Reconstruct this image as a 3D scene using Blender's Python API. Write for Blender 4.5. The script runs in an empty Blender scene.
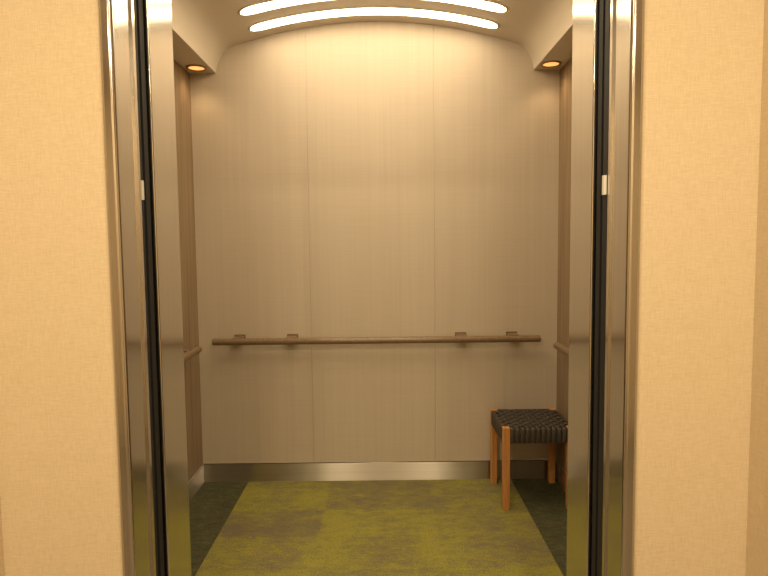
import bpy, math, bmesh
from mathutils import Vector
S=bpy.context.scene
S.view_settings.view_transform='Standard'
S.view_settings.look='None'

# ---------------------------------------------------------------- materials
def base(name,col=(.5,.5,.5),rough=.5,metal=0.0):
    m=bpy.data.materials.new(name); m.use_nodes=True
    nt=m.node_tree; b=nt.nodes['Principled BSDF']
    b.inputs['Base Color'].default_value=(*col,1); b.inputs['Roughness'].default_value=rough
    b.inputs['Metallic'].default_value=metal
    return m,nt,b
def N(nt,t,**k):
    n=nt.nodes.new(t)
    for a,v in k.items(): setattr(n,a,v)
    return n
def noise(nt,scale3,scale=1,detail=3,rough=.5,loc=(0,0,0)):
    tc=N(nt,'ShaderNodeTexCoord'); mp=N(nt,'ShaderNodeMapping')
    mp.inputs['Scale'].default_value=scale3; mp.inputs['Location'].default_value=loc
    nz=N(nt,'ShaderNodeTexNoise'); nz.inputs['Scale'].default_value=scale
    nz.inputs['Detail'].default_value=detail; nz.inputs['Roughness'].default_value=rough
    nt.links.new(tc.outputs['Object'],mp.inputs['Vector']); nt.links.new(mp.outputs['Vector'],nz.inputs['Vector'])
    return nz.outputs['Fac']
def ramp(nt,fac,stops):
    r=N(nt,'ShaderNodeValToRGB'); cr=r.color_ramp
    while len(cr.elements)<len(stops): cr.elements.new(.5)
    for e,(p,c) in zip(cr.elements,stops): e.position=p; e.color=(*c,1)
    nt.links.new(fac,r.inputs['Fac']); return r.outputs['Color']
def math_(nt,op,a,b=None):
    n=N(nt,'ShaderNodeMath',operation=op)
    for i,v in enumerate((a,b)):
        if v is None: continue
        if isinstance(v,(int,float)): n.inputs[i].default_value=v
        else: nt.links.new(v,n.inputs[i])
    return n.outputs[0]
def mix(nt,f,a,b,mode='MIX'):
    n=N(nt,'ShaderNodeMix',data_type='RGBA',blend_type=mode)
    if isinstance(f,(int,float)): n.inputs[0].default_value=f
    else: nt.links.new(f,n.inputs[0])
    for i,v in ((6,a),(7,b)):
        if isinstance(v,tuple): n.inputs[i].default_value=(*v,1)
        else: nt.links.new(v,n.inputs[i])
    return n.outputs[2]
def bump(nt,b,h,st=.2,dist=.002):
    n=N(nt,'ShaderNodeBump'); n.inputs['Strength'].default_value=st; n.inputs['Distance'].default_value=dist
    nt.links.new(h,n.inputs['Height']); nt.links.new(n.outputs['Normal'],b.inputs['Normal'])

def linen(name,dark,light):
    m,nt,b=base(name,rough=.85)
    h=noise(nt,(45,45,520),1,2); v=noise(nt,(520,520,35),1,2)
    a=math_(nt,'ADD',math_(nt,'MULTIPLY',h,.5),math_(nt,'MULTIPLY',v,.5))
    c=ramp(nt,a,[(.34,dark),(.64,light)])
    nt.links.new(c,b.inputs['Base Color']); bump(nt,b,a,.22,.0012); return m
M_wallpaper=linen('linen_wallpaper',(.53,.43,.29),(.63,.52,.365))
def laminate():
    m,nt,b=base('woven_laminate',rough=.45)
    v=noise(nt,(260,260,1.2),1,3); v2=noise(nt,(24,24,.4),1,3); h=noise(nt,(3,3,260),1,2)
    a=math_(nt,'ADD',math_(nt,'MULTIPLY',v,.42),math_(nt,'ADD',math_(nt,'MULTIPLY',v2,.28),math_(nt,'MULTIPLY',h,.30)))
    c=ramp(nt,a,[(.34,(.475,.41,.33)),(.66,(.555,.482,.395))])
    nt.links.new(c,b.inputs['Base Color']); bump(nt,b,a,.08,.001); return m
M_lam=laminate()
def wood(name,dark,light,sc=(30,30,1.2),rough=.45):
    m,nt,b=base(name,rough=rough)
    g=noise(nt,sc,1,6,.65)
    c=ramp(nt,g,[(.32,dark),(.68,light)])
    nt.links.new(c,b.inputs['Base Color']); bump(nt,b,g,.1,.001); return m
M_walnut=wood('oak_veneer_panel',(.19,.13,.078),(.33,.24,.15))
M_stoolwood=wood('stool_wood',(.42,.17,.05),(.62,.30,.10),(60,60,4))
M_railwood=wood('rail_bronze_wood',(.17,.115,.068),(.24,.165,.10),(3,60,60),.3)
def steel(name,col,rough,sc,aniso=0):
    m,nt,b=base(name,col,rough,1.0)
    g=noise(nt,sc,1,3)
    c=ramp(nt,g,[(.3,tuple(x*.93 for x in col)),(.7,tuple(min(1,x*1.05) for x in col))])
    nt.links.new(c,b.inputs['Base Color'])
    if aniso:
        b.inputs['Anisotropic'].default_value=aniso; b.inputs['Anisotropic Rotation'].default_value=.25
        t=N(nt,'ShaderNodeTangent',direction_type='RADIAL',axis='Z'); nt.links.new(t.outputs[0],b.inputs['Tangent'])
    return m
M_steel=steel('brushed_steel',(.62,.595,.57),.14,(260,260,1.0))
M_kick=steel('kickplate_steel',(.60,.57,.53),.36,(1,1,300),1.0)
M_rubber=base('black_rubber',(.008,.008,.009),.7)[0]
M_dark=base('gap_shade_black',(.01,.01,.01),.9)[0]
M_tab=base('white_plastic',(.75,.72,.66),.4)[0]
M_ceil=base('painted_ceiling',(.64,.57,.48),.5)[0]
M_hceil=base('hall_ceiling_paint',(.7,.66,.6),.8)[0]
M_seam=base('seam_backing',(.45,.38,.30),.8)[0]  # plain backing board showing between the laminate panels
M_ring=base('bronze_ring',(.45,.30,.17),.35,.8)[0]
def emis(name,col,st):
    m,nt,b=base(name,(.8,.8,.8),.5)
    b.inputs['Emission Color'].default_value=(*col,1); b.inputs['Emission Strength'].default_value=st; return m
M_slot=emis('light_diffuser',(1,.78,.48),11.5)
M_down=emis('amber_lamp',(1,.42,.10),1.3)
M_hlamp=emis('hall_lamp',(1,.8,.5),8)
def carpet():
    m,nt,b=base('carpet_tiles',rough=.95)
    b.inputs['Specular IOR Level'].default_value=.15
    tc=N(nt,'ShaderNodeTexCoord'); sp=N(nt,'ShaderNodeSeparateXYZ'); nt.links.new(tc.outputs['Object'],sp.inputs[0])
    x,y=sp.outputs[0],sp.outputs[1]
    wob=math_(nt,'MULTIPLY',math_(nt,'SUBTRACT',noise(nt,(60,60,60),1,4,.7),.5),.10)
    wob2=math_(nt,'MULTIPLY',math_(nt,'SUBTRACT',noise(nt,(60,60,60),1,4,.7,(9,4,2)),.5),.10)
    ix=math_(nt,'FLOOR',math_(nt,'DIVIDE',math_(nt,'ADD',math_(nt,'ADD',x,wob),.90),.60)); iy=math_(nt,'FLOOR',math_(nt,'DIVIDE',math_(nt,'ADD',math_(nt,'ADD',y,wob2),.10),.30))
    cb=N(nt,'ShaderNodeCombineXYZ'); nt.links.new(ix,cb.inputs[0]); nt.links.new(iy,cb.inputs[1]); cb.inputs[2].default_value=5.0
    wn=N(nt,'ShaderNodeTexWhiteNoise',noise_dimensions='3D'); nt.links.new(cb.outputs[0],wn.inputs['Vector'])
    n1=noise(nt,(11,22,10),1,12,.95); n0=noise(nt,(3.5,5,4),1,3,.5,(2.3,.7,0)); n2=noise(nt,(170,170,170),1,2)
    bias=math_(nt,'MULTIPLY',math_(nt,'SUBTRACT',wn.outputs['Value'],.5),.06)
    f=math_(nt,'ADD',math_(nt,'ADD',math_(nt,'MULTIPLY',n1,.8),math_(nt,'MULTIPLY',n0,.2)),bias)
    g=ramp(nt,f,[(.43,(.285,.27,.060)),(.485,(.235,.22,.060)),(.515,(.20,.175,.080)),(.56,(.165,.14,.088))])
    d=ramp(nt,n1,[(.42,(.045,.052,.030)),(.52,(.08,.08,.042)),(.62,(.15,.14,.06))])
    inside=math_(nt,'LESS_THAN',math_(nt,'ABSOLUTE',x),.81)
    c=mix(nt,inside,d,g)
    c2=mix(nt,1.0,c,ramp(nt,n2,[(.3,(.65,.65,.65)),(.7,(1.3,1.3,1.3))]),'MULTIPLY')
    nt.links.new(c2,b.inputs['Base Color']); bump(nt,b,n2,.5,.003); return m
M_carpet=carpet()
def hallcarpet():
    m,nt,b=base('hall_carpet',rough=.95); n=noise(nt,(60,60,60),1,4)
    nt.links.new(ramp(nt,n,[(.35,(.12,.09,.06)),(.65,(.22,.18,.12))]),b.inputs['Base Color']); return m
M_hfloor=hallcarpet()
def webbing():
    m,nt,b=base('woven_webbing',rough=.7); n=noise(nt,(300,300,300),1,2)
    nt.links.new(ramp(nt,n,[(.3,(.030,.024,.019)),(.7,(.075,.062,.05))]),b.inputs['Base Color']); bump(nt,b,n,.4,.001); return m
M_web=webbing()

# ---------------------------------------------------------------- geometry helpers
def link(o,parent=None):
    S.collection.objects.link(o)
    if parent: o.parent=parent
    return o
def empty(name,loc=(0,0,0)):
    e=bpy.data.objects.new(name,None); e.location=loc; e.empty_display_size=.1; return link(e)
def boxes(name,bl,mats,parent=None,bevel=0,origin=(0,0,0)):
    me=bpy.data.meshes.new(name); bm=bmesh.new(); O=Vector(origin)
    for b in bl:
        x0,x1,y0,y1,z0,z1=b[:6]; mi=b[6] if len(b)>6 else 0
        vs=[bm.verts.new(Vector((x,y,z))-O) for x in(x0,x1) for y in(y0,y1) for z in(z0,z1)]
        for q in ((0,1,3,2),(4,6,7,5),(0,4,5,1),(2,3,7,6),(0,2,6,4),(1,5,7,3)):
            f=bm.faces.new([vs[i] for i in q]); f.material_index=mi
    bmesh.ops.recalc_face_normals(bm,faces=bm.faces)
    bm.to_mesh(me); bm.free()
    if not isinstance(mats,(list,tuple)): mats=[mats]
    for m in mats: me.materials.append(m)
    o=bpy.data.objects.new(name,me); o.location=O
    if bevel:
        md=o.modifiers.new('bevel','BEVEL'); md.width=bevel; md.segments=4; md.limit_method='ANGLE'
        md.harden_normals=True
        for p in me.polygons: p.use_smooth=True
    return link(o,parent)
def mesh(name,vs,fs,mat,parent=None,smooth=False):
    me=bpy.data.meshes.new(name); me.from_pydata(vs,[],fs); me.update()
    me.materials.append(mat)
    if smooth:
        for p in me.polygons: p.use_smooth=True
    o=bpy.data.objects.new(name,me); return link(o,parent)

# dims
W=1.09; YB=3.62; YF=1.85; OH=2.40
FL,FR=-.592,.628      # hall frame opening
CL,CR=-.585,.613      # car opening
YW=1.46; YJ=1.570; YC=1.660
# ---- car shell
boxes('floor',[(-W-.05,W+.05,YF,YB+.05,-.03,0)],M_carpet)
sx=[-W,-.405,.347,W]; g=.0005
bl=[(sx[i]+(g if i else 0),sx[i+1]-(g if i<2 else 0),YB,YB+.015,.115,2.85,0) for i in range(3)]
bl.append((-W-.05,W+.05,YB+.015,YB+.05,0,2.85,1))
boxes('wall_back',bl,[M_lam,M_seam])
boxes('wall_left',[(-W-.05,-W,YF,YB,.0,2.85)],M_walnut)
boxes('wall_right',[(W,W+.05,YF,YB,.0,2.85)],M_walnut)
boxes('baseboard_back',[(-W,W,YB-.006,YB+.013,0,.112)],M_kick)
boxes('baseboard_left',[(-W,-W+.006,YF+.005,YB-.008,0,.112)],M_kick)
boxes('baseboard_right',[(W-.006,W,YF+.005,YB-.008,0,.112)],M_kick)

# ---- ceiling
def vz(x):
    ax=abs(x); return 2.757-.122*(ax/.80)**2
half=[(.936,2.47),(.932,2.497),(.922,2.53),(.905,2.564),(.882,2.594),(.852,2.615),(.82,2.628)]
half+= [(x,vz(x)) for x in (.77,.7,.6,.5,.4,.3,.2,.1)]
prof=[(-a,b) for a,b in half]+[(0,vz(0))]+[(a,b) for a,b in reversed(half)]
prof=[(-W,2.47)]+prof+[(W,2.47)]
vs=[]
for y in (YF,YB-.001):
    vs+=[(x,y,z) for x,z in prof]
n=len(prof)
fs=[(i,i+1,n+i+1,n+i) for i in range(n-1)]
k=len(vs); vs+=[(-W,YF,2.86),(W,YF,2.86),(-W,YB-.001,2.86),(W,YB-.001,2.86)]
fs+=[(k,k+2,k+3,k+1),(0,n,k+2,k),(n-1,k+1,k+3,2*n-1)]
fs.append(tuple(range(n))+(k+1,k)); fs.append(tuple(range(2*n-1,n-1,-1))+(k+2,k+3))
c=mesh('ceiling',vs,fs,M_ceil,smooth=True)
c.data.set_sharp_from_angle(angle=math.radians(35))

def slot(parent,name,yc,hw,hy,drop,mat):
    vs=[];fs=[]; ns=48
    for i in range(ns+1):
        t=-1+2*i/ns; x=hw*math.sin(t*math.pi/2)
        e=hw-abs(x); r=hy*1.6
        w=hy*math.sqrt(max(0,1-((r-e)/r)**2)) if e<r else hy
        w=max(w,.0008)
        vs+=[(x,yc-w,vz(x)-drop),(x,yc+w,vz(x)-drop),(x,yc-w,vz(x)-.0005),(x,yc+w,vz(x)-.0005)]
    for i in range(ns):
        a=4*i;b=a+4
        fs+=[(a,b,b+1,a+1),(a,a+2,b+2,b),(a+1,b+1,b+3,a+3)]
    return mesh(name,vs,fs,mat,parent,True)
lt=empty('ceiling_light',(0,0,0))
for i in range(7):  # two rearmost strips are visible; the forward ones are added for illumination
    y=3.45-.235*i
    slot(lt,'trim_ring_%d'%i,y,.705,.058,.004,M_ceil)
    slot(lt,'diffuser_%d'%i,y,.69,.043,.009,M_slot)

def ringmesh(name,r0,r1,z0,z1,loc,mat,parent,seg=40):
    vs=[];fs=[]
    P=[(r1,z1),(r1,z0),(r0,z0),(r0,z1)]
    for i in range(seg):
        a=2*math.pi*i/seg
        for r,z in P: vs.append((loc[0]+r*math.cos(a),loc[1]+r*math.sin(a),loc[2]+z))
    for i in range(seg):
        j=(i+1)%seg
        for q in range(4):
            r=(q+1)%4; fs.append((4*i+q,4*j+q,4*j+r,4*i+r))
    return mesh(name,vs,fs,mat,parent,True)
def disc(name,r,loc,mat,parent,seg=40):
    vs=[(loc[0]+r*math.cos(2*math.pi*i/seg),loc[1]+r*math.sin(2*math.pi*i/seg),loc[2]) for i in range(seg)]
    return mesh(name,vs,[tuple(range(seg))],mat,parent)
for xs in (-1.015,1.005):
    for yy in (3.50,2.55):
        p=empty('recessed_downlight',(xs,yy,2.47))
        ringmesh('ring',.045,.058,-.006,0,(0,0,0),M_ring,p)
        disc('lamp',.046,(0,0,-.002),M_down,p)
        L=bpy.data.lights.new('lamp_light','SPOT'); L.energy=2; L.color=(1,.66,.32); L.spot_size=math.radians(120); L.spot_blend=.8; L.shadow_soft_size=.04
        lo=bpy.data.objects.new('lamp_light',L); lo.location=(0,0,-.02); link(lo,p)

# ---- car front return + frame
boxes('wall_front',[(-W-.05,CL,YC,YF,0,2.85),(CR,W+.05,YC,YF,0,2.85),(CL,CR,YC,YF,OH,2.85)],M_steel,bevel=.004)
boxes('door_frame',[
  (FL-.034,FL,YW-.012,YJ,0,OH+.034),(FR,FR+.034,YW-.012,YJ,0,OH+.034),(FL,FR,YW-.012,YJ,OH,OH+.034),
  ],M_steel,bevel=.010)
boxes('trim_1',[(FL,FL+.005,1.555,YJ,0,OH)],M_steel)
boxes('trim_2',[(FR-.005,FR,1.555,YJ,0,OH)],M_steel)
def door(name,s,op):
    e=empty(name,(s*(op+.3),1.615,0))
    def B(nm,x0,x1,y0,y1,z0,z1,mat):
        X=sorted((s*x0,s*x1)); return boxes(nm,[(X[0]-e.location.x,X[1]-e.location.x,y0-1.615,y1-1.615,z0,z1)],mat,e)
    B('landing_panel',op+.018,op+.45,1.576,1.604,.012,OH+.02,M_steel)
    B('landing_edge_rubber',op+.006,op+.018,1.575,1.606,.012,OH+.02,M_rubber)
    B('car_panel',op+.024,op+.45,1.624,1.652,.012,OH+.02,M_steel)
    B('car_edge_rubber',op+.006,op+.024,1.622,1.650,.012,OH+.02,M_rubber)
    B('gap_filler',op+.02,op+.4,1.606,1.622,.012,OH+.02,M_dark)  # black block standing in for the shade of the open gap
    B('sensor_tab',op-.002,op+.006,1.578,1.590,1.575,1.625,M_tab)
door('door_1',-1,-CL+.004); door('door_2',1,CR+.004)
boxes('door_sill',[(FL,FR,YW,1.607,-.03,.002),(CL,CR,1.621,YF,-.03,.002)]+[(FL,FR,YW+.03+.025*i,YW+.036+.025*i,.002,.005) for i in range(4)],M_kick)

XL,XR=-.925,.945; YS=.95
boxes('wall_hall',[
  (XL,FL-.034,YW,YJ,0,2.75),(FR+.034,XR,YW,YJ,0,2.75),(FL-.034,FR+.034,YW,YJ,OH+.034,2.75),
  (-2.6,XL,YS,YJ,0,2.75),(XR,2.6,YS,YJ,0,2.75)],M_wallpaper)
boxes('wall_hall_back',[(-2.6,2.6,-1.7,-1.6,0,2.75)],M_wallpaper)
boxes('wall_hall_left',[(-2.7,-2.6,-1.7,YJ,0,2.75)],M_wallpaper)
boxes('wall_hall_right',[(2.6,2.7,-1.7,YJ,0,2.75)],M_wallpaper)
boxes('floor_hall',[(-2.7,2.7,-1.7,YW,-.03,0)],M_hfloor)
boxes('ceiling_hall',[(-2.7,2.7,-1.7,YJ,2.75,2.80)],M_hceil)
boxes('baseboard_hall',[(XL,FL-.036,YW-.012,YW,0,.1),(FR+.036,XR,YW-.012,YW,0,.1)],M_walnut)

for fx,fy,en in ((-.52,.30,27),(.55,.30,27),(-.9,-1.0,32),(.9,-1.0,32)):  # pair behind the camera is unseen, added to light the wall evenly
    p=empty('hall_ceiling_lamp',(fx,fy,2.75))
    ringmesh('ring',.10,.12,-.02,0,(0,0,0),M_ring,p)
    disc('diffuser',.10,(0,0,-.012),M_hlamp,p)
    L=bpy.data.lights.new('lamp_light','AREA'); L.shape='DISK'; L.size=.2; L.energy=en; L.color=(1,.79,.485)
    lo=bpy.data.objects.new('lamp_light',L); lo.location=(0,0,-.03); link(lo,p)

# ---------------------------------------------------------------- handrails
def tube(name,p0,p1,r,mat,parent,seg=24,cap=.006):
    d=(Vector(p1)-Vector(p0)); L=d.length
    bm=bmesh.new(); bmesh.ops.create_cone(bm,cap_ends=True,segments=seg,radius1=r,radius2=r,depth=L)
    me=bpy.data.meshes.new(name); bm.to_mesh(me); bm.free(); me.materials.append(mat)
    for p in me.polygons: p.use_smooth=len(p.vertices)==4
    o=bpy.data.objects.new(name,me); o.location=(Vector(p0)+Vector(p1))/2
    o.rotation_mode='QUATERNION'; o.rotation_quaternion=d.to_track_quat('Z','Y')
    md=o.modifiers.new('bevel','BEVEL'); md.width=cap; md.segments=3; md.limit_method='ANGLE'; md.angle_limit=math.radians(50)
    return link(o,parent)
def rail(loc,rotz,L,brk):
    e=empty('handrail',loc); e.rotation_euler=(0,0,rotz)
    tube('bar',(-L/2,0,0),(L/2,0,0),.0205,M_railwood,e)
    for i,bx in enumerate(brk):
        boxes('wall_plate_%d'%i,[(bx-.034,bx+.034,.066,.075,.010,.034)],M_railwood,e,bevel=.003)
        boxes('bracket_arm_%d'%i,[(bx-.03,bx+.03,-.004,.068,.016,.024)],M_railwood,e,bevel=.002)
rail((-.008,YB-.075,.884),0,1.955,(-.83,-.51,.51,.82))
rail((-W+.075,2.72,.872),math.radians(90),1.30,(-.5,.5))
rail((W-.075,2.72,.872),math.radians(-90),1.30,(-.5,.5))

# ---------------------------------------------------------------- stool
st=empty('stool',(.868,3.37,0))
hx,hy,H,t=.193,.198,.458,.038
for i,(sx_,sy_) in enumerate(((-1,-1),(1,-1),(-1,1),(1,1))):
    me=bpy.data.meshes.new('leg_%d'%(i+1)); bm=bmesh.new()
    X=sx_*(hx-t/2); Y=sy_*(hy-t/2); rings=[]
    for z,w in ((0,.0175),(.03,.018),(.36,.019),(H,.019)):
        cx=X+sx_*(.019-w); cy=Y+sy_*(.019-w)
        rings.append([bm.verts.new((cx+a*w,cy+b*w,z)) for a,b in ((-1,-1),(1,-1),(1,1),(-1,1))])
    for a,b in zip(rings,rings[1:]):
        for q in range(4): bm.faces.new((a[q],a[(q+1)%4],b[(q+1)%4],b[q]))
    bm.faces.new(rings[0][::-1]); bm.faces.new(rings[-1]); bm.to_mesh(me); bm.free(); me.materials.append(M_stoolwood)
    o=bpy.data.objects.new(me.name,me); md=o.modifiers.new('bevel','BEVEL'); md.width=.003; md.segments=2; link(o,st)
ix,iy=hx-t,hy-t
ZT=.455
boxes('seat_rails',[(-ix,ix,-hy+.006,-hy+.03,.375,ZT-.012),(-ix,ix,hy-.03,hy-.006,.375,ZT-.012),(-hx+.006,-hx+.03,-iy,iy,.375,ZT-.012),(hx-.03,hx-.006,-iy,iy,.375,ZT-.012)],M_stoolwood,st)
vs=[];fs=[]
def band(axis,c,hw,end,nb,pitch,par):
    pts=[(-end+.002,.372),(-end,.376),(-end,ZT-.012),(-end+.004,ZT-.003)]
    m_=48
    for i in range(1,m_):
        u=-end+.01+(2*end-.02)*i/m_
        ph=math.cos(math.pi*(u/pitch+ (nb-1)/2.0))*par
        pts.append((u,ZT-.002+.0032*ph))
    pts+=[(end-.004,ZT-.003),(end,ZT-.012),(end,.376),(end-.002,.372)]
    k=len(vs)
    for u,z in pts:
        for s in (-1,1):
            p=(u,c+s*hw) if axis==0 else (c+s*hw,u)
            vs.append((p[0],p[1],z))
    for i in range(len(pts)-1):
        a=k+2*i; fs.append((a,a+1,a+3,a+2))
nx=11
px=2*ix/nx; py=2*iy/nx
for i in range(nx):
    par=1 if i%2==0 else -1
    band(0,-iy+py*(i+.5),py*.47,hx-.001,nx,px,par)
    band(1,-ix+px*(i+.5),px*.47,hy-.001,nx,py,-par)
seat=mesh('woven_seat',vs,fs,M_web,st,True)
md=seat.modifiers.new('sol','SOLIDIFY'); md.thickness=.0025; md.offset=-1
boxes('seat_base',[(-ix,ix,-iy,iy,ZT-.023,ZT-.011)],M_rubber,st)

# ---------------------------------------------------------------- world + camera
w=bpy.data.worlds.new('world'); S.world=w; w.use_nodes=True
w.node_tree.nodes['Background'].inputs[0].default_value=(.05,.04,.03,1)
cam=bpy.data.cameras.new('camera'); co=bpy.data.objects.new('camera',cam); link(co)
cam.sensor_width=36; cam.lens=600/768*36; cam.clip_start=.02
from mathutils import Matrix
pitch=math.atan(43/600)
R=Matrix.Rotation(math.pi/2-pitch,4,'X')@Matrix.Rotation(-.011,4,'Z')
co.matrix_world=Matrix.Translation((.04,0,1.45))@R
S.camera=co
